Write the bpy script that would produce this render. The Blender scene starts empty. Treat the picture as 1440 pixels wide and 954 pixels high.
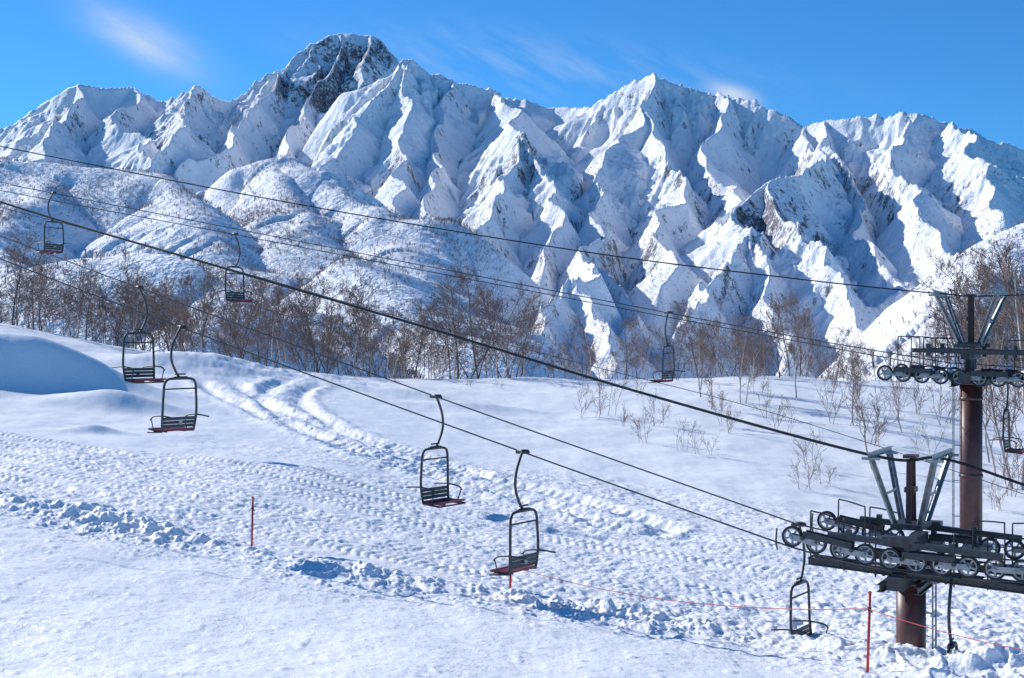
import bpy, math, random, time
import numpy as np
from mathutils import Vector, Matrix
T00=time.time()
F=1978.0; CX=720.0; CY=477.0
def S(px,py,d): return ((px-CX)/F*d, d, (CY-py)/F*d)
scene=bpy.context.scene
rnd=random.Random(7)

# ------------------------------------------------------------ noise
_r=np.random.RandomState(3)
PERM=_r.permutation(256).astype(np.int32); PERM=np.concatenate([PERM,PERM])
ANG=_r.rand(256)*2*np.pi; GX=np.cos(ANG).astype(np.float32); GY=np.sin(ANG).astype(np.float32)
def pn(x,y,seed=0):
    x=np.asarray(x,np.float32)+seed*17.13; y=np.asarray(y,np.float32)+seed*5.71
    x0=np.floor(x); y0=np.floor(y); fx=x-x0; fy=y-y0
    xi=x0.astype(np.int32)&255; yi=y0.astype(np.int32)&255
    u=fx*fx*fx*(fx*(fx*6-15)+10); v=fy*fy*fy*(fy*(fy*6-15)+10)
    def g(a,b,dx,dy):
        h=PERM[PERM[(xi+a)&255]+((yi+b)&255)]
        return GX[h]*dx+GY[h]*dy
    a=g(0,0,fx,fy); b=g(1,0,fx-1,fy); c=g(0,1,fx,fy-1); d=g(1,1,fx-1,fy-1)
    p=a+u*(b-a); q=c+u*(d-c)
    return (p+v*(q-p))*1.4
def fbm(x,y,o=4,seed=0,g=.5):
    s=0;a=1
    for i in range(o):
        s=s+a*pn(x*2**i,y*2**i,seed+i); a*=g
    return s
def sstep(a,b,x):
    t=np.clip((x-a)/(b-a),0,1); return t*t*(3-2*t)

# ------------------------------------------------------------ near ground base surface
cols={
 0:[(8,1560),(14,1130),(20,954),(26,840),(32,760),(38,700),(50,630),(64,570),(78,515),(90,462),(110,470),(140,540)],
 360:[(8,1560),(14,1140),(20,960),(28,840),(35,768),(42,706),(52,650),(64,598),(78,550),(92,516),(112,532),(140,590)],
 720:[(8,1560),(14,1150),(21,958),(30,850),(40,772),(49,712),(58,662),(70,612),(85,565),(100,533),(120,548),(145,600)],
 1080:[(8,1570),(14,1170),(23,962),(27,918),(30,888),(34,855),(43,772),(53,706),(72,616),(86,566),(100,531),(120,548),(145,600)],
 1440:[(8,1570),(14,1180),(23,966),(26,932),(29,908),(34,860),(47,768),(57,706),(72,640),(86,585),(100,540),(120,555),(145,610)]}
C=[]
for px,l in cols.items():
    for d,py in l: C.append(((px-CX)/F*2.2,math.log(d),(CY-py)/F))
for d,py in cols[0]: C.append(((-600-CX)/F*2.2,math.log(d),(CY-py+ (60 if d>45 else 20))/F))
for d,py in cols[1440]: C.append(((2050-CX)/F*2.2,math.log(d),(CY-py-15)/F))
C=np.array(C); n=len(C)
def phi(r2): return 0.5*r2*np.log(r2+1e-9)
K=np.zeros((n+3,n+3)); dx=C[:,None,0]-C[None,:,0]; dy=C[:,None,1]-C[None,:,1]
K[:n,:n]=phi(dx*dx+dy*dy)+np.eye(n)*0.002; K[:n,n]=1; K[:n,n+1]=C[:,0]; K[:n,n+2]=C[:,1]; K[n:,:n]=K[:n,n:].T
W=np.linalg.solve(K,np.concatenate([C[:,2],[0,0,0]]))
def sep(px,py,d):
    p=S(px,py,d); return p[0],p[1]
mounds=[]
for (px,py,d,h,rx,ry) in [(60,525,70,1.5,4.2,1.7),(-120,510,70,2.0,9,3),(165,548,66,.75,2.6,1.1),(130,600,57,.34,1.1,.45),
      (250,520,84,.8,4,2),(330,520,86,.6,4,2),(680,560,80,.4,3,1.0),(520,560,84,.3,5,1.2),(1170,895,27.5,.22,.5,.4),(1340,930,24.5,.2,.8,.4),(1400,940,24.5,.3,.5,.35),
      (1250,912,26.6,.2,1.2,.5)]:
    x,y=sep(px,py,d); mounds.append((x,y,h,rx,ry))
def base_z(x,y):
    x=np.asarray(x,np.float64); y=np.asarray(y,np.float64)
    u=x/y*2.2; v=np.log(y)
    s=W[n]+W[n+1]*u+W[n+2]*v
    for i in range(n): s=s+W[i]*phi((u-C[i,0])**2+(v-C[i,1])**2)
    z=s*y
    for mx,my,h,rx,ry in mounds: z=z+h*np.exp(-((x-mx)/rx)**2-((y-my)/ry)**2)
    return z
def gz(x,y): return float(base_z(np.array([x]),np.array([y]))[0])
DD=np.exp(np.linspace(math.log(15),math.log(104),500))
def hit(px,py):
    u=(px-CX)/F; z=base_z(u*DD,DD); p=CY-F*z/DD
    k=np.where(p<=py)[0]; k=k[0] if len(k) else len(DD)-1
    d=DD[k]; return (u*d,d,z[k])
def poly_dist(x,y,pts):
    best=np.full(x.shape,1e9,np.float32); sg=np.ones_like(best); al=np.zeros_like(best); acc=0
    for (a,b) in zip(pts[:-1],pts[1:]):
        ax,ay=a[:2]; bx,by=b[:2]; L=math.hypot(bx-ax,by-ay)
        t=np.clip(((x-ax)*(bx-ax)+(y-ay)*(by-ay))/L**2,0,1)
        ex=x-(ax+t*(bx-ax)); ey=y-(ay+t*(by-ay)); d=np.sqrt(ex*ex+ey*ey)
        cr=(bx-ax)*(y-ay)-(by-ay)*(x-ax)
        m=d<best; best=np.where(m,d,best); sg=np.where(m,np.sign(cr),sg); al=np.where(m,acc+t*L,al); acc+=L
    return best,sg,al
def ext(pts,k=40):
    a,b=np.array(pts[0][:2]),np.array(pts[1][:2]); e=a+(a-b)/np.linalg.norm(a-b)*k
    c,d=np.array(pts[-2][:2]),np.array(pts[-1][:2]); f=d+(d-c)/np.linalg.norm(d-c)*k
    return [tuple(e)]+[p[:2] for p in pts]+[tuple(f)]
berm=ext([hit(*p) for p in [(0,705),(150,732),(300,772),(450,802),(560,822),(700,842),(900,872),(1100,905),(1440,938)]])
upper=ext([hit(*p) for p in [(0,606),(250,636),(500,664),(700,690),(900,728),(1150,772),(1440,815)]])
def curve2(pts,k=6):
    out=[]
    for i in range(len(pts)-1):
        p0=np.array(pts[max(i-1,0)]);p1=np.array(pts[i]);p2=np.array(pts[i+1]);p3=np.array(pts[min(i+2,len(pts)-1)])
        for j in range(k):
            t=j/k; out.append(tuple(.5*((2*p1)+(p2-p0)*t+(2*p0-5*p1+4*p2-p3)*t*t+(3*p1-p0-3*p2+p3)*t**3)))
    out.append(tuple(pts[-1])); return out
rutA=curve2([hit(*p)[:2] for p in [(295,530),(330,556),(390,585),(480,622),(580,655),(720,690),(900,740)]],3)
rutB=curve2([hit(*p)[:2] for p in [(430,534),(395,556),(425,590),(520,630),(640,665)]],3)

def grid_mesh(name,X,Y,Z,mat,attrs={}):
    R,Cc=X.shape
    co=np.stack([X,Y,Z],-1).reshape(-1,3).astype(np.float32)
    idx=np.arange(R*Cc,dtype=np.int32).reshape(R,Cc)
    q=np.stack([idx[:-1,:-1],idx[:-1,1:],idx[1:,1:],idx[1:,:-1]],-1).reshape(-1,4)
    me=bpy.data.meshes.new(name); me.vertices.add(len(co)); me.vertices.foreach_set('co',co.ravel())
    me.loops.add(q.size); me.loops.foreach_set('vertex_index',q.ravel())
    me.polygons.add(len(q)); me.polygons.foreach_set('loop_start',np.arange(0,q.size,4,dtype=np.int32))
    me.polygons.foreach_set('loop_total',np.full(len(q),4,np.int32))
    me.polygons.foreach_set('use_smooth',np.ones(len(q),bool))
    me.update(calc_edges=True)
    for k,a in attrs.items():
        at=me.attributes.new(k,'FLOAT','POINT'); at.data.foreach_set('value',a.astype(np.float32).ravel())
    ob=bpy.data.objects.new(name,me); scene.collection.objects.link(ob); me.materials.append(mat); return ob

# ------------------------------------------------------------ materials
def newmat(name):
    m=bpy.data.materials.new(name); m.use_nodes=True; nt=m.node_tree; b=nt.nodes['Principled BSDF']; return m,nt,b
def N(nt,t,**kw):
    nd=nt.nodes.new(t)
    for k,v in kw.items():
        if k in nd.inputs: nd.inputs[k].default_value=v
        else: setattr(nd,k,v)
    return nd
def mth(nt,op,a,b=None,c=None):
    nd=nt.nodes.new('ShaderNodeMath'); nd.operation=op
    for i,v in enumerate((a,b,c)):
        if v is None: continue
        if isinstance(v,(int,float)): nd.inputs[i].default_value=v
        else: nt.links.new(v,nd.inputs[i])
    return nd.outputs[0]
def noise(nt,vec,scale,detail=4,rough=.55):
    nd=N(nt,'ShaderNodeTexNoise'); nd.inputs['Scale'].default_value=scale; nd.inputs['Detail'].default_value=detail; nd.inputs['Roughness'].default_value=rough
    nt.links.new(vec,nd.inputs['Vector']); return nd.outputs['Fac']
def ramp(nt,fac,stops):
    r=nt.nodes.new('ShaderNodeValToRGB'); e=r.color_ramp.elements
    while len(e)<len(stops): e.new(.5)
    for el,(p,c) in zip(e,stops): el.position=p; el.color=(*c,1)
    nt.links.new(fac,r.inputs[0]); return r.outputs[0]
def bump(nt,h,dist,strength=1,prev=None):
    b=nt.nodes.new('ShaderNodeBump'); b.inputs['Strength'].default_value=strength; b.inputs['Distance'].default_value=dist
    nt.links.new(h,b.inputs['Height'])
    if prev: nt.links.new(prev,b.inputs['Normal'])
    return b.outputs[0]
def simple(name,col,rough=.6,metal=0,var=.25,scale=6,bmp=.004):
    m,nt,b=newmat(name); tc=N(nt,'ShaderNodeTexCoord').outputs['Object']
    nf=noise(nt,tc,scale,2)
    lo=tuple(c*(1-var) for c in col); hi=tuple(min(1,c*(1+var)) for c in col)
    nt.links.new(ramp(nt,nf,[(.3,lo),(.7,hi)]),b.inputs['Base Color']); b.inputs['Roughness'].default_value=rough; b.inputs['Metallic'].default_value=metal
    if bmp: nt.links.new(bump(nt,nf,bmp),b.inputs['Normal'])
    return m
# near snow
snow,nt,b=newmat('piste_snow'); tc=N(nt,'ShaderNodeTexCoord').outputs['Object']
nf=noise(nt,tc,.15,2); nt.links.new(ramp(nt,nf,[(.3,(.92,.925,.935)),(.7,(.955,.955,.955))]),b.inputs['Base Color'])
b.inputs['Roughness'].default_value=.5; b.inputs['Specular IOR Level'].default_value=.35
mpg=N(nt,'ShaderNodeMapping'); mpg.inputs['Rotation'].default_value=(0,0,.50); nt.links.new(tc,mpg.inputs[0])
mpg2=N(nt,'ShaderNodeMapping'); mpg2.inputs['Scale'].default_value=(.25,1.6,1); nt.links.new(mpg.outputs[0],mpg2.inputs[0])
n1=bump(nt,noise(nt,mpg2.outputs[0],5,3,.65),.035,.7); n2=bump(nt,noise(nt,tc,18,2,.7),.016,.9,n1); nt.links.new(n2,b.inputs['Normal'])
# mountain
mtn,nt,b=newmat('mountain_snow_and_rock'); tc=N(nt,'ShaderNodeTexCoord').outputs['Object']
geo=N(nt,'ShaderNodeNewGeometry'); sx=N(nt,'ShaderNodeSeparateXYZ'); nt.links.new(geo.outputs['Normal'],sx.inputs[0])
at=N(nt,'ShaderNodeAttribute',attribute_name='rock').outputs['Fac']
mp=N(nt,'ShaderNodeMapping'); mp.inputs['Scale'].default_value=(1,1,.45); nt.links.new(tc,mp.inputs[0])
big=noise(nt,tc,.010,3,.65); fine=noise(nt,mp.outputs[0],.085,5,.85)
st=mth(nt,'SUBTRACT',1.0,sx.outputs['Z'])
v=mth(nt,'ADD',mth(nt,'MULTIPLY',st,1.0),mth(nt,'MULTIPLY',mth(nt,'SUBTRACT',big,.5),1.0))
v=mth(nt,'ADD',v,mth(nt,'MULTIPLY',mth(nt,'SUBTRACT',fine,.5),2.0)); v=mth(nt,'ADD',v,mth(nt,'MULTIPLY',at,.36))
mr=N(nt,'ShaderNodeMapRange'); mr.inputs['From Min'].default_value=.75; mr.inputs['From Max'].default_value=.90; nt.links.new(v,mr.inputs['Value'])
rock=ramp(nt,noise(nt,tc,.11,4,.75),[(.35,(.085,.085,.105)),(.52,(.19,.18,.195)),(.62,(.55,.55,.58))])
mx=N(nt,'ShaderNodeMix',data_type='RGBA'); nt.links.new(mr.outputs[0],mx.inputs['Factor']); mx.inputs[6].default_value=(.92,.93,.95,1); nt.links.new(rock,mx.inputs[7])
nt.links.new(mx.outputs[2],b.inputs['Base Color']); b.inputs['Roughness'].default_value=.7; b.inputs['Specular IOR Level'].default_value=.1
bn=bump(nt,noise(nt,tc,.035,4,.7),12,.45); bn=bump(nt,noise(nt,tc,.18,2,.75),5,.55,bn); nt.links.new(bn,b.inputs['Normal'])

steel=simple('galvanised_steel',(.30,.31,.32),.45,.6,.3,9)
dark=simple('dark_painted_steel',(.05,.052,.055),.5,.2,.35,10)
brown=simple('brown_painted_steel',(.085,.034,.030),.45,.0,.25,3)
maroon=simple('maroon_seat_boards',(.20,.022,.045),.5,0,.3,12)
redp=simple('red_paint',(.50,.03,.03),.45,0,.2,10)
black=simple('rope_black',(.02,.02,.022),.6,.1,.2,10)
ropem=simple('rope_steel',(.09,.09,.095),.5,.5,.2,10)
rubber=simple('rubber_liner',(.03,.03,.03),.8,0,.2,10)
white=simple('snow_cap',(.9,.91,.93),.6,0,.03,6,.02)
netm=simple('faded_red_cord',(.62,.10,.09),.7,0,.1,6,0)
bark=simple('bare_branch_bark',(.13,.10,.09),.85,0,.4,1.5,.0)
bark2=simple('pale_twig_bark',(.24,.165,.14),.85,0,.4,1.5,.0)
birch=simple('birch_bark',(.50,.43,.38),.8,0,.35,3,.0)
forest=simple('far_bare_forest',(.27,.22,.225),.9,0,.35,.02,0)
frost=simple('rime_frosted_forest',(.66,.64,.67),.9,0,.3,.03,0)

# ------------------------------------------------------------ near ground mesh
us=np.concatenate([np.linspace(-.95,-.40,60,endpoint=False),np.linspace(-.40,.40,1000),np.linspace(.40,.95,61)[1:]])
ds=np.concatenate([np.exp(np.linspace(math.log(5),math.log(19),70,endpoint=False)),np.exp(np.linspace(math.log(19),math.log(62),840,endpoint=False)),np.exp(np.linspace(math.log(62),math.log(145),260))])
U,D=np.meshgrid(us,ds); X=U*D; Y=D
Z=base_z(X,Y)
x=X.astype(np.float32); y=Y.astype(np.float32)
bd,bs,bal=poly_dist(x,y,berm); bt=bd*bs
ud,us_,ual=poly_dist(x,y,upper); ut=ud*us_
ca,sa=math.cos(-.50),math.sin(-.50)
al=x*ca+y*sa; ac=-x*sa+y*ca
Z=Z+.10*fbm(x*.22,y*.22,2,1)
Z=Z+.05*pn(al*.25,ac*1.0,5)*sstep(0,3,ut)
# berm of ploughed snow
w=1.0+.45*pn(bal*.3,bal*0+1,8)
bb=np.exp(-(bt/w)**2)
lump=np.maximum(0,fbm(x*1.5,y*1.5,4,11,.55)+.2)
pres=.75+.6*pn(bal*.22,bal*0+4,14)
Z=Z+bb*(.10+.21*lump*np.clip(pres,.25,1.3))+ .12*np.clip(pres,.15,1.2)*np.maximum(0,fbm(x*3.2,y*3.2,3,21,.55))*np.exp(-((bt+.5)/1.9)**2)
Z=Z-.05*np.exp(-((bt-1.9)/.7)**2)
# groomed band with tread marks
gm=sstep(.6,1.8,bt)*(1-sstep(-1.2,.6,ut+.9*pn(al*.3,ac*.1,31)))
phase=ac*2*np.pi/2.1+.8*pn(al*.10,ac*.05,33)
lane=np.sin(phase)
cent=np.clip(np.sin(phase*1.0+.8)*1.4,0,1)
wob=al+.20*np.abs(((ac*1.9)%1)-.5)*2
tre=np.abs(np.sin(wob*np.pi/.29+.5*pn(al*.5,ac*.5,35)))
wear=sstep(-.3,.3,pn(al*.12,ac*.45,37))
Z=Z+gm*(.055*lane+.045*(tre-.5)*wear*cent+.045*pn(al*.25,ac*4.2,38)+.034*pn(al*.6,ac*8.5,39)+.036*fbm(al*2.4,ac*4.4,3,36,.6)*(1.3-wear*.8))
# upper rough strip
g2=np.exp(-((ut-3.5)/3.2)**2)*sstep(-18,-4,x)
Z=Z+g2*(.055*pn(al*.3,ac*3.6,41)+.055*fbm(al*1.8,ac*4.4,3,42,.6))
# foreground piste: scraped diagonal grooves
fg=1-sstep(-1.2,-.3,bt)
Z=Z+fg*(.022*pn(al*.3,ac*5.5,51)+.012*pn(al*.7,ac*13,52)+.008*fbm(x*5,y*5,2,53)+.045*pn(al*.25,ac*.8,54)+.014*pn(al*1.1,ac*2.6,57)+.008*np.sin(ac*2*np.pi/.13)*sstep(0,.4,pn(al*.2,ac*.5,56)))
Z=Z+fg*.05*np.maximum(0,pn(x*3.1,y*3.1,55)-.40)
# ruts
for rr,sd in ((rutA,61),(rutB,62)):
    rd,rs,ral=poly_dist(x,y,rr); rt=rd*rs+.2*pn(ral*.2,ral*0,sd)
    en=sstep(0,3,ral)
    Z=Z+en*(-.17*np.exp(-((rt-1.0)/.40)**2)-.17*np.exp(-((rt+1.0)/.40)**2)+.10*np.exp(-((rt-1.75)/.4)**2)+.10*np.exp(-((rt+1.75)/.4)**2)+.08*np.exp(-(rt/.4)**2))
    Z=Z+en*(.05*fbm(x*1.6,y*1.6,4,sd+3,.6)+.03*np.sin(ral*2*np.pi/.5)*(np.abs(np.abs(rt)-1)<.5))*np.exp(-(rt/2.4)**4)
Z=Z+.025*fbm(x*.8,y*.8,3,71)
tx,ty=sep(370,525,88)
Z=Z+.20*fbm(x*.5,y*.9,4,81,.6)*np.exp(-((x-tx)/7)**2-((y-ty)/6)**2)
tx,ty=sep(1250,860,32)
Z=Z+.08*fbm(x*1.2,y*1.2,4,83,.6)*np.exp(-((x-tx)/7)**2-((y-ty)/5)**2)
grid_mesh('snow_slope_ground',X,Y,Z,snow)
print('ground',time.time()-T00)

# ------------------------------------------------------------ mountains
R=[]
def ridge(kind,*pts): R.append((kind,pts))
P0=(568,80,3900)
ridge(0,(-300,260,4300),(-150,225,4300),(0,183,4200),(40,160,4200),(75,135,4200),(110,118,4200),(150,124,4220),(190,122,4250),(225,142,4300),(275,121,4150),(300,138,4300),(335,137,4400),(370,108,4450),(410,80,4500),(440,60,4550),(480,47,4600),(520,50,4600),(548,72,4550),(590,120,4500))
ridge(0,P0,(600,98,3950),(640,115,3950),(670,122,3980),(700,132,4000),(740,141,4000),(780,151,4000),(820,152,3900),(860,135,3800),(900,110,3750),(920,105,3700),(960,120,3700),(1010,132,3650),(1060,142,3600),(1090,155,3550),(1130,176,3500),(1160,170,3450),(1200,165,3400),(1250,160,3350),(1290,158,3300),(1330,168,3300),(1380,190,3300),(1440,212,3300),(1600,250,3300),(1900,300,3300))
ridge(0,(110,118,4200),(95,160,3900),(60,200,3600),(30,240,3300))
ridge(0,(190,122,4250),(180,185,3800),(205,240,3400))
ridge(0,(275,121,4150),(255,160,3850),(235,205,3500),(200,240,3300))
ridge(0,(410,80,4500),(370,138,4200),(330,175,3900),(270,222,3500),(230,265,3200))
ridge(0,(480,47,4600),(455,110,4350),(430,165,4100),(405,210,3700),(380,260,3400))
ridge(0,(520,50,4600),(510,115,4300),(475,190,3950))
ridge(0,P0,(535,128,3700),(500,178,3500),(462,225,3300),(440,270,3100))
ridge(0,P0,(578,140,3650),(560,200,3400),(572,260,3100),(545,305,2850))
ridge(0,(640,115,3950),(612,180,3600),(622,235,3300),(600,300,2950),(650,350,2600),(640,420,2200))
ridge(0,(700,132,4000),(718,170,3400),(737,188,3200),(700,250,2900),(680,315,2600),(700,390,2200),(690,470,1900))
ridge(0,(737,188,3200),(772,250,2900),(792,315,2600),(765,375,2300))
ridge(0,(920,105,3700),(900,150,3500),(870,200,3250),(840,262,3000),(852,330,2650),(870,400,2200),(880,460,1900))
ridge(0,(860,330,2600),(830,370,2200),(806,394,1950),(765,440,1750),(728,500,1600))
ridge(0,(806,394,1950),(845,450,1750),(870,510,1600))
ridge(0,(900,150,3500),(932,200,3200),(962,270,2900),(925,335,2500),(930,400,2200))
ridge(0,(1010,132,3650),(1000,190,3350),(1012,258,3000),(1030,326,2500),(992,390,2200),(950,465,1900))
ridge(0,(1030,326,2500),(1080,400,2200),(1110,490,1900))
ridge(0,(1130,176,3500),(1150,212,3200),(1087,250,2700),(1122,320,2400),(1180,385,2200),(1250,490,1900))
ridge(0,(1087,250,2700),(1048,320,2450),(1065,380,2300))
ridge(0,(1160,170,3450),(1190,240,3050),(1212,310,2700),(1262,400,2300))
ridge(0,(1290,158,3300),(1258,205,3100),(1290,262,2800),(1318,322,2500),(1345,400,2200),(1360,480,1900))
ridge(0,(1330,168,3300),(1390,230,2900),(1412,300,2600))
ridge(1,(1800,230,1500),(1500,290,1500),(1440,318,1450),(1400,348,1400),(1372,400,1300),(1350,480,1150))
ridge(1,(-400,205,2300),(-200,215,2300),(0,226,2300),(60,229,2300),(130,237,2300),(230,246,2250),(268,280,2100),(300,330,1900),(335,400,1700),(350,480,1500))
ridge(1,(0,226,2300),(-20,330,1800),(-40,430,1400))
ridge(1,(290,268,2500),(340,234,2500),(400,219,2500),(450,240,2400),(520,292,2200),(560,345,2000),(600,405,1800),(640,470,1600))
ridge(1,(400,219,2500),(420,290,2200),(400,360,1900),(420,440,1600))
ridge(1,(440,400,1500),(492,363,1500),(560,402,1400),(620,470,1250))
ridge(1,(40,430,900),(120,385,900),(160,361,900),(200,355,900),(260,378,900),(330,440,800))
ridge(1,(380,470,1100),(432,440,1100),(480,490,1000))
us=np.concatenate([np.linspace(-1.0,-.40,80,endpoint=False),np.linspace(-.40,.40,900),np.linspace(.40,1.0,81)[1:]])
ds=np.concatenate([np.linspace(125,800,60,endpoint=False),np.linspace(800,1500,130,endpoint=False),np.linspace(1500,4750,780,endpoint=False),np.linspace(4750,7000,30)])
U,D=np.meshgrid(us.astype(np.float32),ds.astype(np.float32)); X=U*D; Y=D
def warp(x,y):
    x=np.asarray(x,np.float32); y=np.asarray(y,np.float32)
    return x+80*pn(x/420,y/420,91)+32*pn(x/130,y/130,93), y+80*pn(x/420,y/420,92)+32*pn(x/130,y/130,94)
qx,qy=warp(X,Y)
best=np.full(X.shape,-1e9,np.float32); bT=np.zeros_like(best); bS=np.zeros_like(best); bK=np.zeros(X.shape,np.int8)
acc=0
for kind,pts in R:
    w3=[S(*p) for p in pts]
    wx,wy=warp(np.array([p[0] for p in w3]),np.array([p[1] for p in w3]))
    acc+=1000
    for i in range(len(w3)-1):
        ax,ay,az=float(wx[i]),float(wy[i]),w3[i][2]; bx,by,bz=float(wx[i+1]),float(wy[i+1]),w3[i+1][2]
        L=math.hypot(bx-ax,by-ay)
        t=np.clip(((qx-ax)*(bx-ax)+(qy-ay)*(by-ay))/L**2,0,1)
        s=np.sqrt((qx-(ax+t*(bx-ax)))**2+(qy-(ay+t*(by-ay)))**2)
        if kind==0: h=az+t*(bz-az)-(.92*s+46*(1-np.exp(-s/42)))
        else: h=az+t*(bz-az)-.78*s*s/(s+45)
        m=h>best
        best=np.where(m,h,best); bT=np.where(m,acc+t*L,bT); bS=np.where(m,s,bS); bK[m]=kind
        acc+=L
alp=(bK==0).astype(np.float32)
Zm=best
rou=.40+.90*sstep(-.25,.35,fbm(X/330,Y/330,2,140))
A=np.minimum(bS*.36,42)*(.30+.70*alp)
Zm=Zm+A*(.75-2.3*np.abs(pn(bT/95,bS/420,101)))+.45*rou*A*(.6-2.2*np.abs(pn(bT/36,bS/200,102)))+.20*rou*A*(.6-2.2*np.abs(pn(bT/15,bS/90,103)))
fade=sstep(-80,60,Zm)
rg=lambda k,s: 1-2.2*np.abs(pn(X/k,Y/k,s))
Zm=Zm+fade*(.25+.75*alp)*(18*(rg(190,111)-.5)*sstep(5,60,bS)+rou*(9.5*(rg(80,112)-.5)+5.2*(rg(36,113)-.5)+2.9*(rg(17,114)-.5)))
floor=-9-55*sstep(130,600,Y)+8*fbm(X/300,Y/300,2,120)*sstep(200,600,Y)
k=12.0; Zm=np.maximum(Zm,floor)+k*np.exp(-np.abs(Zm-floor)/k)*.5*sstep(300,700,Y)
def gs(px,py,d,r):
    p=S(px,py,d); return np.exp(-((X-p[0])**2+(Y-p[1])**2)/r**2)
rockm=1.15*gs(500,100,4480,210)+1.0*gs(440,140,4300,130)+1.6*gs(1085,290,2590,100)+.8*gs(1120,320,2420,90)+.8*gs(735,200,3150,110)+.7*gs(870,360,2500,130)+.7*gs(1010,270,2950,110)+.6*gs(220,180,3900,220)+.7*gs(1150,210,3200,130)+.6*gs(1300,230,2950,160)+.4*gs(560,230,3300,150)-.4*(1-alp)
grid_mesh('mountain_range',X,Y,Zm,mtn,{'rock':rockm})
print('mtn',time.time()-T00)
# far woods : merged fans of bare branches
def scatter(name,mask_w,count,hr,wd,mat,seed,spikes=8,tilt=.8):
    rs=np.random.RandomState(seed)
    wgt=(mask_w*np.gradient(D,axis=0)*D).ravel().clip(0); wgt=wgt/wgt.sum()
    ii=rs.choice(wgt.size,count,p=wgt)
    bx=X.ravel()[ii]+rs.randn(count)*3; by=Y.ravel()[ii]+rs.randn(count)*3; bz=Zm.ravel()[ii]-1
    H=rs.uniform(hr[0],hr[1],count)
    V=np.zeros((count,spikes,3,3),np.float32)
    for s in range(spikes):
        a=rs.rand(count)*2*np.pi; tl=rs.rand(count)*tilt; h0=H*rs.uniform(.0,.35,count)
        L=(H-h0)*rs.uniform(.6,1,count)
        tx=bx+np.cos(a)*np.sin(tl)*L; ty=by+np.sin(a)*np.sin(tl)*L; tz=bz+h0+np.cos(tl)*L
        pa=rs.rand(count)*np.pi; w=wd*rs.uniform(.6,1.3,count)
        V[:,s,0]=np.stack([tx-np.cos(pa)*w,ty-np.sin(pa)*w,tz],-1)
        V[:,s,1]=np.stack([tx+np.cos(pa)*w,ty+np.sin(pa)*w,tz-.4*w],-1)
        V[:,s,2]=np.stack([bx,by,bz+h0],-1)
    co=V.reshape(-1,3); nf=len(co)//3
    me=bpy.data.meshes.new(name); me.vertices.add(len(co)); me.vertices.foreach_set('co',co.ravel())
    me.loops.add(len(co)); me.loops.foreach_set('vertex_index',np.arange(len(co),dtype=np.int32))
    me.polygons.add(nf); me.polygons.foreach_set('loop_start',np.arange(0,len(co),3,dtype=np.int32)); me.polygons.foreach_set('loop_total',np.full(nf,3,np.int32))
    me.update(calc_edges=True); me.materials.append(mat)
    ob=bpy.data.objects.new(name,me); scene.collection.objects.link(ob)
vis=(np.abs(U)<.45)
cl=sstep(.0,.45,fbm(X/160,Y/160,3,131))
crest=np.exp(-bS/60)
scatter('distant_bare_forest',vis*(1-alp)*(.05+cl+.35*crest)*(Y>700)*(Y<2550)*(Zm>-50),11000,(5,10),.26,forest,1)
scatter('distant_frosted_forest',vis*alp*(.05+cl)*(Y>1500)*(Y<3300)*(Zm<420),8000,(3.5,7),.5,frost,3)
print('forest',time.time()-T00)

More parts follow.
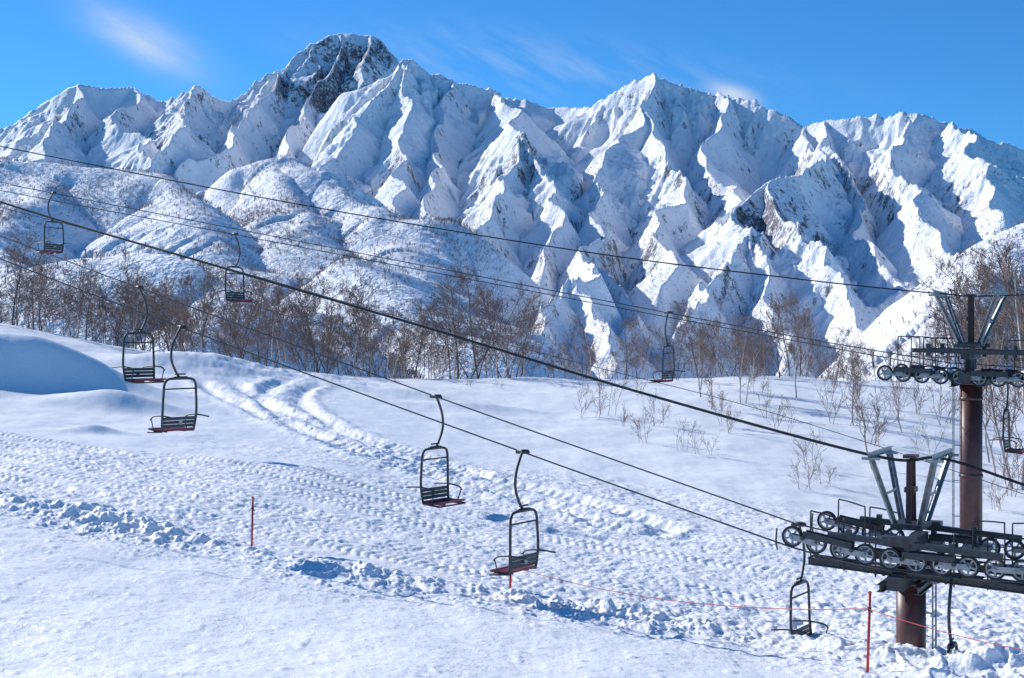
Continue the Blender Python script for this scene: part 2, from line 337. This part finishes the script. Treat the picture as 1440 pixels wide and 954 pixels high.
# ------------------------------------------------------------ mesh builder
class MB:
    def __init__(s): s.v=[];s.f=[];s.m=[]
    def tube(s,pts,r,n=8,mat=0,cap=True):
        pts=[Vector(p) for p in pts]; k=len(pts)
        rs=[r]*k if isinstance(r,(int,float)) else r
        b=len(s.v); prev=None
        for i,p in enumerate(pts):
            t=(pts[min(i+1,k-1)]-pts[max(i-1,0)])
            if t.length<1e-9: t=Vector((0,0,1))
            t.normalize()
            if prev is None:
                ref=Vector((0,0,1)) if abs(t.z)<.9 else Vector((1,0,0)); a=t.cross(ref).normalized()
            else:
                a=prev-t*prev.dot(t); a.normalize()
            prev=a; c=t.cross(a)
            for j in range(n):
                an=2*math.pi*j/n; s.v.append(tuple(p+(a*math.cos(an)+c*math.sin(an))*rs[i]))
        for i in range(k-1):
            for j in range(n):
                s.f.append((b+i*n+j,b+i*n+(j+1)%n,b+(i+1)*n+(j+1)%n,b+(i+1)*n+j)); s.m.append(mat)
        if cap and n>2:
            s.f.append(tuple(b+j for j in range(n))[::-1]); s.m.append(mat)
            s.f.append(tuple(b+(k-1)*n+j for j in range(n))); s.m.append(mat)
    def beam(s,p,q,w,h,mat=0):
        p=Vector(p);q=Vector(q); t=(q-p).normalized()
        ref=Vector((0,0,1)) if abs(t.z)<.95 else Vector((0,1,0)); a=t.cross(ref).normalized()*w/2; c=a.cross(t).normalized()*h/2
        b=len(s.v)
        for e in (p,q):
            for sa,sc in ((-1,-1),(1,-1),(1,1),(-1,1)): s.v.append(tuple(e+a*sa+c*sc))
        for f in ((0,1,2,3),(7,6,5,4),(0,4,5,1),(1,5,6,2),(2,6,7,3),(3,7,4,0)):
            s.f.append(tuple(b+i for i in f)); s.m.append(mat)
    def ibeam(s,p,q,w,h,mat=0):
        p=Vector(p);q=Vector(q);u=Vector((0,0,1)) if abs((q-p).normalized().z)<.8 else Vector((1,0,0))
        s.beam(p,q,w*.25,h*.86,mat); s.beam(p+u*h*.47,q+u*h*.47,w,h*.13,mat); s.beam(p-u*h*.47,q-u*h*.47,w,h*.13,mat)
    def lathe(s,c,axis,prof,n=20,mat=0):
        c=Vector(c);ax=Vector(axis).normalized(); ref=Vector((0,0,1)) if abs(ax.z)<.9 else Vector((1,0,0))
        a=ax.cross(ref).normalized(); d=ax.cross(a); b=len(s.v); k=len(prof)
        for r,o in prof:
            for j in range(n):
                an=2*math.pi*j/n; s.v.append(tuple(c+ax*o+(a*math.cos(an)+d*math.sin(an))*r))
        for i in range(k):
            i2=(i+1)%k
            for j in range(n):
                s.f.append((b+i*n+j,b+i*n+(j+1)%n,b+i2*n+(j+1)%n,b+i2*n+j)); s.m.append(mat)
    def wheel(s,c,axis,r,w=.05,ms=0,mr=1):
        s.lathe(c,axis,[(r,-w/2),(r-.018,-w*.15),(r-.018,w*.15),(r,w/2),(r*.80,w/2),(r*.80,-w/2)],20,mr)
        s.lathe(c,axis,[(r*.80,-w*.42),(r*.80,w*.42),(r*.70,w*.42),(r*.70,-w*.42)],20,ms)
        s.lathe(c,axis,[(r*.30,-w*.8),(r*.30,w*.8),(.002,w*.9),(.002,-w*.9)],12,ms)
        ax=Vector(axis).normalized(); a=ax.cross(Vector((0,0,1))).normalized(); d=ax.cross(a)
        for i in range(5):
            an=2*math.pi*i/5+.3; e=a*math.cos(an)+d*math.sin(an)
            s.beam(Vector(c)+e*r*.25,Vector(c)+e*r*.74,w*.5,r*.16,ms)
    def mesh(s,name,mats,smooth=False):
        me=bpy.data.meshes.new(name); me.from_pydata(s.v,[],s.f); 
        for m in mats: me.materials.append(m)
        me.polygons.foreach_set('material_index',s.m)
        if smooth: me.polygons.foreach_set('use_smooth',[True]*len(s.f))
        me.update(); return me
def obj(name,me,parent=None):
    o=bpy.data.objects.new(name,me); scene.collection.objects.link(o)
    if parent: o.parent=parent
    return o
def empty(name,loc,yaw=0):
    o=bpy.data.objects.new(name,None); o.empty_display_size=.3; scene.collection.objects.link(o); o.location=loc; o.rotation_euler=(0,0,yaw); return o
def smoothpath(pts,k=6):
    pts=[Vector(p) for p in pts]; out=[]
    for i in range(len(pts)-1):
        p0=pts[max(i-1,0)];p1=pts[i];p2=pts[i+1];p3=pts[min(i+2,len(pts)-1)]
        for j in range(k):
            t=j/k; out.append(.5*((2*p1)+(p2-p0)*t+(2*p0-5*p1+4*p2-p3)*t*t+(3*p1-p0-3*p2+p3)*t**3))
    out.append(pts[-1]); return out

# ------------------------------------------------------------ chair (x forward, y outward, origin on rope)
h=MB(); h.tube(smoothpath([(0,0,.02),(0,.10,-.12),(0,.26,-.42),(0,.30,-.75),(0,.16,-1.06),(0,0,-1.25)]),.030,8)
h.beam((-.13,0,.01),(.13,0,.01),.07,.09,0); h.tube([(-.16,0,0),(.16,0,0)],.04,8)
h.beam((0,-.20,-1.23),(0,.20,-1.23),.10,.07); h.tube([(0,-.16,-1.14),(0,.16,-1.14)],.02,6); M_h=h.mesh('hanger',[dark],True)
fr=MB(); w=.54
loop=smoothpath([(0.05,-w*.93,-2.54),(0,-w,-2.1),(0,-w*.96,-1.6),(0,-w*.9,-1.36),(0,-w*.66,-1.26),(0,0,-1.25),(0,w*.66,-1.26),(0,w*.9,-1.36),(0,w*.96,-1.6),(0,w,-2.1),(.05,w*.93,-2.54)],5)
fr.tube(loop,.031,8); fr.tube([(0,-w*.93,-1.50),(0,w*.93,-1.50)],.020,6)
for sy in (-1,1):
    fr.tube(smoothpath([(-.44,sy*w*1.02,-2.18),(-.05,sy*w*1.02,-2.15),(.30,sy*w*1.02,-2.18),(.42,sy*w*1.02,-2.27)],4),.019,6)
    fr.tube([(.05,sy*w*.95,-2.54),(.55,sy*w*.95,-2.58)],.026,6)
    fr.tube([(.40,sy*w*1.0,-2.26),(.32,sy*w*.97,-2.54)],.014,6)
fr.tube([(.55,-w*.95,-2.58),(.55,w*.95,-2.58)],.020,6)
M_f=fr.mesh('frame',[dark],True)
se=MB()
for i in range(5):
    xx=.07+i*.108; zz=-2.50-.02*math.sin(i/4*math.pi); se.beam((xx,-.50,zz),(xx,.50,zz),.094,.045)
se.beam((.1,-.3,-2.545),(.55,-.3,-2.545),.04,.05); se.beam((.1,.3,-2.545),(.55,.3,-2.545),.04,.05)
M_s=se.mesh('seat',[maroon])
bk=MB()
for i in range(3): bk.beam((.03-.012*i,-.49,-2.41+i*.09),(.03-.012*i,.49,-2.41+i*.09),.025,.078)
M_b=bk.mesh('backrest',[dark])
nb=MB(); nb.beam((-.035,-.06,-2.33),(-.035,.06,-2.33),.01,.10); M_n=nb.mesh('number_plate',[steel])
def chair(p,f,sw=0,tw=0.0):
    yaw=math.atan2(f[1],f[0])-tw; o=empty('chairlift_chair',p,yaw); o.rotation_euler[1]=sw
    for nme,me in (('hanger',M_h),('frame',M_f),('seat',M_s),('backrest',M_b),('number_plate',M_n)): obj(nme,me,o)
# ------------------------------------------------------------ ropes
def rope(name,pts,r,mat,sub=10):
    P=smoothpath([S(*p) for p in pts],sub); m=MB(); m.tube(P,r,6); return obj(name,m.mesh(name,[mat],True))
RB=[(-400,205,41.5),(0,364,37),(255,461,34.5),(735,636,30),(1105,767,27.3)]
RA=[(-400,185,47),(0,332,41.2),(195,405,38.5),(613,558,34),(1120,737,30)]
ang=-27*math.pi/180; r_=Vector((math.cos(ang),math.sin(ang),0)); p_=Vector((-r_.y,r_.x,0))
C1=Vector((7.83,27.6,0))
def zr(s):
    w=min(max(s+2.2,0),3.2); return -4.0-.25*(w-w*w/6.4)
def tl(s,y,z): return C1+r_*s+p_*y+Vector((0,0,z))
def rope_near(name,pts,side,r):
    P=smoothpath([S(*p) for p in pts],10)
    for s in np.linspace(-1.9,3.2,16): P.append(tl(s,side*1.32,zr(s)))
    P.append(tl(12,side*1.32,zr(3)-.5)); P.append(tl(25,side*1.32,zr(3)-.6))
    m=MB(); m.tube(P,r,6); return obj(name,m.mesh(name,[ropem],True))
rope_near('haul_rope',RB,-1,.017); rope_near('haul_rope',RA,1,.017)
NR=[(-400,190,61),(0,268,57),(330,330,53.7),(938,446,49),(1290,511,46.6),(1363,520,46.1),(1500,532,45),(1900,560,42)]
FR=[(-400,170,68),(0,256,62.5),(75,272,61),(938,440,52),(1290,503,49.6),(1363,512,49.1),(1500,520,48),(1900,540,45)]
rope('haul_rope',NR,.018,ropem); rope('haul_rope',FR,.018,ropem)
rope('communication_cable',[(-400,125,66),(0,206,60),(400,284,55),(800,351,51),(1100,390,49),(1320,413,47.7),(1405,416,47),(1700,405,45)],.026,black)
rope('communication_cable',[(-400,150,46),(0,284,40),(300,373,36),(600,461,33),(900,552,30.3),(1228,641,27.6),(1330,646,27.6),(1500,700,26.5),(1900,800,24)],.032,black)
rope('communication_cable',[(-400,205,50),(0,292,46),(300,372,43),(540,440,41),(820,512,39),(1100,585,37.5),(1500,715,35)],.010,ropem)
chair(S(735,636,30),-r_,.02,.12); chair(S(255,461,34.5),-r_,-.03,.14)
chair(S(613,558,34),r_,.02,.12); chair(S(195,405,38.5),r_,0,.12)
chair(S(1123,738,30),r_,-.02,.1); chair(tl(1.0,-1.32,zr(1)-.02),-r_,0)
rf=Vector((math.cos(-.50),math.sin(-.50),0))
chair(S(330,330,53.7),rf,0); chair(S(1415,524,45.7),rf,0); chair(S(75,272,61),-rf,.02); chair(S(940,440,52),-rf,0)

# ------------------------------------------------------------ towers
def tower(center,yaw,ground,zf,k,below,gal,ladder_side,col_r):
    o=empty('lift_tower',(center[0],center[1],0),yaw)
    zc=zf(0)
    m=MB(); g=ground
    m.tube([(0,0,g-.6),(0,0,zc-.42*k)],col_r,28,0); m.lathe((0,0,zc-.40*k),(0,0,1),[(col_r,-.03),(col_r*1.35,-.03),(col_r*1.35,.03),(col_r,.03)],28,0)
    z3=g+2.2
    while z3<zc-1: m.lathe((0,0,z3),(0,0,1),[(col_r-.01,-.05),(col_r+.025,-.05),(col_r+.025,.05),(col_r-.01,.05)],28,0); z3+=2.6
    obj('column',m.mesh('column',[brown],True),o)
    m=MB()
    m.beam((0,-1.5*k,zc-.22*k),(0,1.5*k,zc-.22*k),.30*k,.26*k); m.beam((0,-1.2*k,zc+.35*k),(0,1.2*k,zc+.35*k),.22*k,.2*k)
    for sy in (-1,0,1): m.beam((0,sy*.5*k,zc-.1*k),(0,sy*.5*k,zc+.3*k),.16*k,.16*k)
    m.ibeam((-.35*k,-1.15*k,zc-.38*k),(-.35*k,1.15*k,zc-.38*k),.12*k,.14*k); m.ibeam((.35*k,-1.15*k,zc-.38*k),(.35*k,1.15*k,zc-.38*k),.12*k,.14*k)
    obj('crossarm',m.mesh('crossarm',[dark]),o)
    R0=.205*k
    for sy in (-1,1):
        m=MB(); yy=sy*1.32*k; sg=1 if below else -1
        ss=[-2.0*k+i*.47*k for i in range(11)]
        cz=[zf(s)+sg*(R0+.01) for s in ss]
        for s,z in zip(ss,cz):
            m.wheel((s,yy,z),(0,1,0),R0,.07*k,0,1); m.tube([(s,yy-.13*k,z),(s,yy+.13*k,z)],.028*k,8,0)
        for i in range(0,10,2):
            for o2 in (-.085,.085): m.beam((ss[i],yy+o2*k,cz[i]),(ss[i+1],yy+o2*k,cz[i+1]),.018*k,.11*k,3)
        for i in range(0,8,4):
            a=((ss[i]+ss[i+1])/2,(cz[i]+cz[i+1])/2+.12*k); b=((ss[i+2]+ss[i+3])/2,(cz[i+2]+cz[i+3])/2+.12*k)
            for o2 in (-.12,.12):
                m.beam((a[0],yy+o2*k,a[1]),(b[0],yy+o2*k,b[1]),.025*k,.12*k,2)
            m.tube([(a[0],yy-.16*k,a[1]-.08*k),(a[0],yy+.16*k,a[1]-.08*k)],.04*k,8,2); m.tube([(b[0],yy-.16*k,b[1]-.08*k),(b[0],yy+.16*k,b[1]-.08*k)],.04*k,8,2)
        m.beam((-1.3*k,yy,zf(-1.3)+.44*k),(1.9*k,yy,zf(1.9)+.44*k),.14*k,.11*k,2)
        for s in (-.9*k,.2*k,1.0*k): m.beam((s,yy-.02,zf(s)+.30*k),(s,yy-.02,zf(s)+.62*k),.10*k,.12*k,2)
        m.beam((-.25*k,yy,zc+.60*k),(.35*k,yy,zc+.60*k),.30*k,.10*k,2)
        for s in (ss[0]-.28*k,ss[-1]+.28*k): m.tube(smoothpath([(s,yy-.1*k,zf(s)+.32*k),(s,yy-.16*k,zf(s)+.05*k),(s,yy-.05*k,zf(s)-.1*k)],3),.018*k,6,2)
        obj('sheave_train',m.mesh('sheave_train',[steel,rubber,dark,steel]),o)
        m=MB(); yc=sy*.86*k; zz=lambda s:zf(s)-.22*k
        L0,L1=-1.75*k,3.0*k
        for o2 in (-.22,.22): m.ibeam((L0,yc+o2*k,zz(L0)),(L1,yc+o2*k,zz(L1)),.09*k,.13*k)
        ns=34
        for i in range(ns):
            s=L0+(L1-L0)*i/(ns-1); m.beam((s,yc-.2*k,zz(s)+.05*k),(s,yc+.2*k,zz(s)+.05*k),.045*k,.03*k)
        def hoop(s0,s1,ya,hh=.85):
            m.tube(smoothpath([(s0,ya,zz(s0)),(s0,ya,zz(s0)+hh*k*.9),(s0+.06*k,ya,zz(s0)+hh*k),(s1-.06*k,ya,zz(s1)+hh*k),(s1,ya,zz(s1)+hh*k*.9),(s1,ya,zz(s1))],3),.016*k,6)
            m.tube([(s0,ya,zz(s0)+hh*.5*k),(s1,ya,zz(s1)+hh*.5*k)],.012*k,6)
        for a,b in ((-1.7,-1.15),(-1.05,-.45),(1.0,1.6),(1.75,2.3),(2.4,2.95)): hoop(a*k,b*k,yc-.24*k*(-sy),.98)
        obj('catwalk',m.mesh('catwalk',[dark]),o)
    # lifting frame: legs lean outward along the line, cross rails run over both ropes
    m=MB(); gb,gt,gs_,gw=gal
    for sx in (-1,1):
        for sy in (-1,1):
            m.ibeam((sx*.24*k,sy*.34*k,gb),(sx*gs_,sy*gw*.86,gt),.06*k,.085*k,0)
        m.ibeam((sx*gs_,-gw*1.08,gt+.04*k),(sx*gs_,gw*1.08,gt+.04*k),.08*k,.09*k,0)
        m.beam((sx*gs_-.17*k,-gw*.86,gt-.03*k),(sx*gs_+.17*k,-gw*.86,gt-.03*k),.06*k,.05*k,0)
        m.beam((sx*gs_-.17*k,gw*.86,gt-.03*k),(sx*gs_+.17*k,gw*.86,gt-.03*k),.06*k,.05*k,0)
        f_=.45; z1=gb+(gt-gb)*f_; x1=sx*(.24*k+(gs_-.24*k)*f_); y1=.34*k+(gw*.86-.34*k)*f_
        m.beam((x1,-y1,z1),(x1,y1,z1),.04*k,.04*k,0)
    m.ibeam((0,-.24*k,gb),(0,-.15*k,gt-.06*k),.05*k,.07*k,1); m.ibeam((0,.24*k,gb),(0,.15*k,gt-.06*k),.05*k,.07*k,1)
    m.beam((-.12*k,0,gt-.02*k),(.12*k,0,gt-.02*k),.40*k,.06*k,1); m.beam((-.10*k,0,(gb+gt)/2),(.10*k,0,(gb+gt)/2),.34*k,.10*k,1)
    m.beam((0,-.5*k,gb-.02),(0,.5*k,gb-.02),.6*k,.1*k,2)
    obj('lifting_frame',m.mesh('lifting_frame',[steel,brown,dark]),o)
    m=MB(); lx=ladder_side*(col_r+.16*k); hw=.17
    nx=lx/abs(lx)
    for q in (-hw,hw): m.tube([(lx,q,g-.3),(lx,q,zc-.2*k)],.018,6)
    zz_=g
    while zz_<zc-.3*k: m.tube([(lx,-hw,zz_),(lx,hw,zz_)],.011,6); zz_+=.28
    z2=g+.8
    while z2<zc-.3*k:
        m.beam((nx*(col_r-.02),0,z2),(lx,0,z2),.03,.03); z2+=1.2
    obj('ladder',m.mesh('ladder',[steel]),o)
    m=MB()
    for s,yc in ((-1.2,.86),(.6,-.9),(2.2,.8),(.1,.2),(1.3,.9),(1.6,-.86),(-.5,-.9)):
        z=zf(s)-.13*k; m.lathe((s*k,yc*k,z),(0,0,1),[(.16*k,-.01),(.15*k,.05*k),(.09*k,.09*k),(.004,.10*k),(.004,-.01)],12,0)
    obj('settled_snow',m.mesh('settled_snow',[white],True),o)
g1=gz(C1.x,C1.y)
tower((C1.x,C1.y),ang,g1,zr,1.0,True,(-3.62,-2.28,.60,.95),1,.285)
C2=(15.5,47.5); g2=gz(*C2)
def zr2(s): return -.92-.12*(s+2)*.3+0.02*s*s*.3
tower(C2,-.43,g2,zr2,1.28,False,(-.15,1.50,.98,1.5),-1,.37)
print('ground at towers',g1,g2, [CY-F*g/d for g,d in ((g1,27.6),(g2,47.5))])

# ------------------------------------------------------------ poles and cord
def pole(px,py,hh,lean=0):
    x,y,z=hit(px,py); o=empty('red_marker_pole',(x,y,z)); o.rotation_euler=(0,lean,0)
    m=MB(); m.tube([(0,0,-.4),(0,0,hh)],.026,8); m.tube([(0,0,hh),(0,0,hh+.03)],.033,8); obj('shaft',m.mesh('shaft',[redp],True),o)
    m=MB(); m.tube([(0,0,hh*.78),(0,0,hh*.82)],.034,8); m.tube([(0,0,hh*.78),(.06,0,hh*.75)],.012,6); obj('cord_clip',m.mesh('cord_clip',[black]),o)
    return Vector((x,y,z+hh*.8))
pA=pole(354,775,1.28,.02); pB=pole(717,840,.86,.03); pC=pole(1220,944,1.38,.03)
def sag(a,b,k,n=14): return [a.lerp(b,i/n)-Vector((0,0,k*4*(i/n)*(1-i/n))) for i in range(n+1)]
pD=Vector(S(1500,925,22)) ; 
m=MB(); m.tube(sag(pB,pC,.30),.008,5); m.tube(sag(pC,pD,.08),.008,5); obj('boundary_cord',m.mesh('boundary_cord',[netm]))

# ------------------------------------------------------------ trees
def gen_tree(name,seed,H,stems,spread,mats,lv=3,twig=.011,dens=1.0,trunk_r=.07):
    rg=random.Random(seed); m=MB()
    def branch(p,d,L,r,level):
        k={0:9,1:6,2:4,3:3}[level]; pts=[p]; q=Vector(p); dd=d.copy()
        wob={0:.10,1:.20,2:.28,3:.3}[level]
        for i in range(k):
            dd=(dd+Vector((rg.gauss(0,wob),rg.gauss(0,wob),rg.gauss(0,wob*.6)+ (.10 if level else .04)))).normalized()
            q=q+dd*L/k; pts.append(q.copy())
        rs=[max(twig*(1 if i<k else .4),r*(1-.8*i/k)) for i in range(k+1)]
        m.tube(pts,rs,5 if level==0 else 3,0 if level<1 else 1,cap=False)
        if level>=lv: return
        nch=int({0:17,1:9,2:5}[level]*dens*rg.uniform(.8,1.2))
        for c in range(nch):
            t=rg.uniform(.22 if level==0 else .15,1.0); idx=t*k; i0=min(int(idx),k-1); pp=pts[i0].lerp(pts[i0+1],idx-i0)
            ax=(pts[i0+1]-pts[i0]).normalized(); rn=Vector((rg.gauss(0,1),rg.gauss(0,1),rg.gauss(0,.5))); rn=(rn-ax*rn.dot(ax)).normalized()
            an=rg.uniform(.45,1.05)*spread; nd=(ax*math.cos(an)+rn*math.sin(an)).normalized()
            ll=L*{0:.42,1:.5,2:.5}[level]*(1.15-.65*t if level==0 else 1.1-.4*t)*rg.uniform(.7,1.2)
            branch(pp,nd,ll,max(twig,r*(1-.75*t)*.5),level+1)
    for s in range(stems):
        a=rg.uniform(0,6.28); tl_=(.05 if stems==1 else rg.uniform(.12,.5))*spread
        branch(Vector((rg.uniform(-.1,.1)*stems,rg.uniform(-.1,.1)*stems,-.3)),Vector((math.cos(a)*tl_,math.sin(a)*tl_,1)).normalized(),H*rg.uniform(.75,1) if stems>1 else H,trunk_r if stems==1 else trunk_r*.6,0)
    return m.mesh(name,mats,True)
tv=[gen_tree('bare_tree',100+i,7,1 if i%3 else 3,1.0+.1*(i%3),[bark,bark if i%2 else bark2],3,.010,.95 if i%3 else .6) for i in range(5)]
tb=[gen_tree('birch_tree',200+i,7,1 if i%2 else 2,.75,[birch,bark2],3,.009,.8,.085) for i in range(5)]
ts=[gen_tree('shrub',300+i,2.2,4,.9,[bark2,bark2],2,.006,.42,.02) for i in range(4)]
print('trees',time.time()-T00,[len(t.polygons) for t in tv+tb+ts])
env=[(-200,310),(0,325),(60,355),(120,372),(200,360),(260,372),(330,368),(455,384),(500,365),(560,445),(600,415),(660,366),(720,372),(780,418),(850,440),(900,440),(960,428),(1020,412),(1060,450),(1120,412),(1180,460),(1250,470),(1330,420),(1400,322),(1440,302),(1600,330)]
def envy(px):
    for a,b in zip(env[:-1],env[1:]):
        if a[0]<=px<=b[0]: return a[1]+(b[1]-a[1])*(px-a[0])/(b[0]-a[0])
    return 400
def put(kind,me,x,y,z,hh,H0):
    o=obj(kind,me); o.location=(x,y,z); s=hh/H0; w_=s*rnd.uniform(.9,1.25); o.scale=(w_,w_,s); o.rotation_euler=(rnd.gauss(0,.04),rnd.gauss(0,.04),rnd.uniform(0,6.28))
def place(px,top,d,birchy=False):
    x=(px-CX)/F*d; z=gz(x,d); ztop=(CY-top)/F*d
    hh=max(1.5,(ztop-z)); me=rnd.choice(tb if birchy else tv); put('birch_tree' if birchy else 'bare_tree',me,x,d,z,hh,7.0*1.02)
px=-150
while px<1560:
    dens=5.4 if px<330 else (8.2 if px<900 else 8.5)
    d=rnd.uniform(94 if px<300 else 101,124); e=envy(px)
    rt=530 if px>300 else 490
    top=e+(rt-e)*(rnd.random()**1.0)*.78
    place(px,top,d,rnd.random()<.35)
    px+=rnd.uniform(.5,1.5)*dens
for (p,t,d) in [(665,374,104),(700,384,108),(640,405,103),(455,390,100),(500,368,102),(440,430,101),(60,376,97),(20,332,99),(190,370,97),(120,386,97),(250,380,99),(1120,412,101),(1010,422,102),
                (950,445,99),(985,462,92),(1040,465,90),(1060,475,96)]:
    place(p,t,d,rnd.random()<.5)
for (p,by,hpx) in [(985,560,100),(1045,568,120),(1000,575,70),(1015,600,60),(1120,560,120),(1165,575,70),(1405,668,240),(1432,690,300),(1455,700,340),(1390,650,150),(1480,690,320),(1225,660,150),(1200,600,90),(1270,610,100)]:
    x,y,z=hit(p,by); put('birch_tree',rnd.choice(tb),x,y,z,hpx/F*y,7.1)
for (p,by,hpx) in [(828,590,50),(850,585,60),(905,622,55),(925,600,50),(880,600,35),(960,632,45),(990,640,40),(1025,610,45),(1080,590,50),(1100,610,45),(1140,660,60),(1130,690,50),(1160,685,45),(1185,600,70),
                   (1240,630,85),(1290,585,60),(1060,555,40),(900,560,35),(820,560,30),(1300,640,50),(1420,700,90),(1395,720,60),(700,548,18),(660,545,14),(560,540,25),(1330,600,80)]:
    x,y,z=hit(p,by); put('bare_shrub',rnd.choice(ts),x,y,z,hpx/F*y,2.0)

# ------------------------------------------------------------ light
sd=Vector((-.72,.56,.54)).normalized(); el=math.asin(sd.z); az=math.atan2(sd.x,sd.y)
L=bpy.data.lights.new('sun','SUN'); L.energy=5.0; L.angle=math.radians(.5); L.color=(1,.982,.95)
lo=bpy.data.objects.new('sun',L); scene.collection.objects.link(lo); lo.rotation_euler=(-sd).to_track_quat('-Z','Y').to_euler()
wd=bpy.data.worlds.new('World'); scene.world=wd; wd.use_nodes=True; nt=wd.node_tree; bg=nt.nodes['Background']; bg.inputs['Strength'].default_value=.105
sk=nt.nodes.new('ShaderNodeTexSky'); sk.sky_type='NISHITA'; sk.sun_disc=False; sk.sun_elevation=el; sk.sun_rotation=az; sk.altitude=2200; sk.air_density=1.0; sk.dust_density=.05; sk.ozone_density=3
tint=N(nt,'ShaderNodeMix',data_type='RGBA'); tint.blend_type='MULTIPLY'; tint.inputs['Factor'].default_value=1; nt.links.new(sk.outputs[0],tint.inputs[6]); tint.inputs[7].default_value=(.34,.92,1.38,1)
tcg=N(nt,'ShaderNodeTexCoord').outputs['Generated']; sp=N(nt,'ShaderNodeSeparateXYZ'); nt.links.new(tcg,sp.inputs[0])
uu=mth(nt,'DIVIDE',sp.outputs[0],mth(nt,'MAXIMUM',sp.outputs[1],.05)); vv=mth(nt,'DIVIDE',sp.outputs[2],mth(nt,'MAXIMUM',sp.outputs[1],.05))
cb=N(nt,'ShaderNodeCombineXYZ'); 
def rot(u0,v0,an):
    du=mth(nt,'SUBTRACT',uu,u0); dv=mth(nt,'SUBTRACT',vv,v0); c,s=math.cos(an),math.sin(an)
    return mth(nt,'ADD',mth(nt,'MULTIPLY',du,c),mth(nt,'MULTIPLY',dv,s)), mth(nt,'ADD',mth(nt,'MULTIPLY',du,-s),mth(nt,'MULTIPLY',dv,c))
a1,b1=rot(-.263,.213,-.48)
nt.links.new(mth(nt,'MULTIPLY',a1,14),cb.inputs[0]); nt.links.new(mth(nt,'MULTIPLY',b1,60),cb.inputs[1])
cn=noise(nt,cb.outputs[0],1.0,5,.6)
def gauss(a,b,ra,rb):
    q=mth(nt,'ADD',mth(nt,'POWER',mth(nt,'ABSOLUTE',mth(nt,'DIVIDE',a,ra)),2.0),mth(nt,'POWER',mth(nt,'ABSOLUTE',mth(nt,'DIVIDE',b,rb)),2.0))
    return mth(nt,'EXPONENT',mth(nt,'MULTIPLY',q,-1.0))
c1=mth(nt,'MULTIPLY',gauss(a1,b1,.042,.014),mth(nt,'MULTIPLY',cn,1.1))
a2,b2=rot(.02,.195,-.1); c2=mth(nt,'MULTIPLY',gauss(a2,b2,.14,.02),mth(nt,'MULTIPLY',mth(nt,'MAXIMUM',mth(nt,'SUBTRACT',cn,.42),0.0),.9))
a3,b3=rot(.157,.174,-.25); c3=mth(nt,'MULTIPLY',gauss(a3,b3,.016,.006),.75)
fac=mth(nt,'ADD',mth(nt,'ADD',c1,c2),c3)
mx=N(nt,'ShaderNodeMix',data_type='RGBA'); nt.links.new(fac,mx.inputs['Factor']); nt.links.new(tint.outputs[2],mx.inputs[6]); mx.inputs[7].default_value=(6.6,7.4,8.4,1)
nt.links.new(mx.outputs[2],bg.inputs['Color'])
scene.view_settings.view_transform='Standard'; scene.view_settings.look='None'; scene.view_settings.exposure=0
cam=bpy.data.cameras.new('camera'); cam.sensor_width=36; cam.lens=36*F/1440; cam.clip_end=20000; cam.clip_start=.5
co=bpy.data.objects.new('camera',cam); scene.collection.objects.link(co); co.rotation_euler=(math.radians(90),0,0); scene.camera=co
print('done',time.time()-T00)
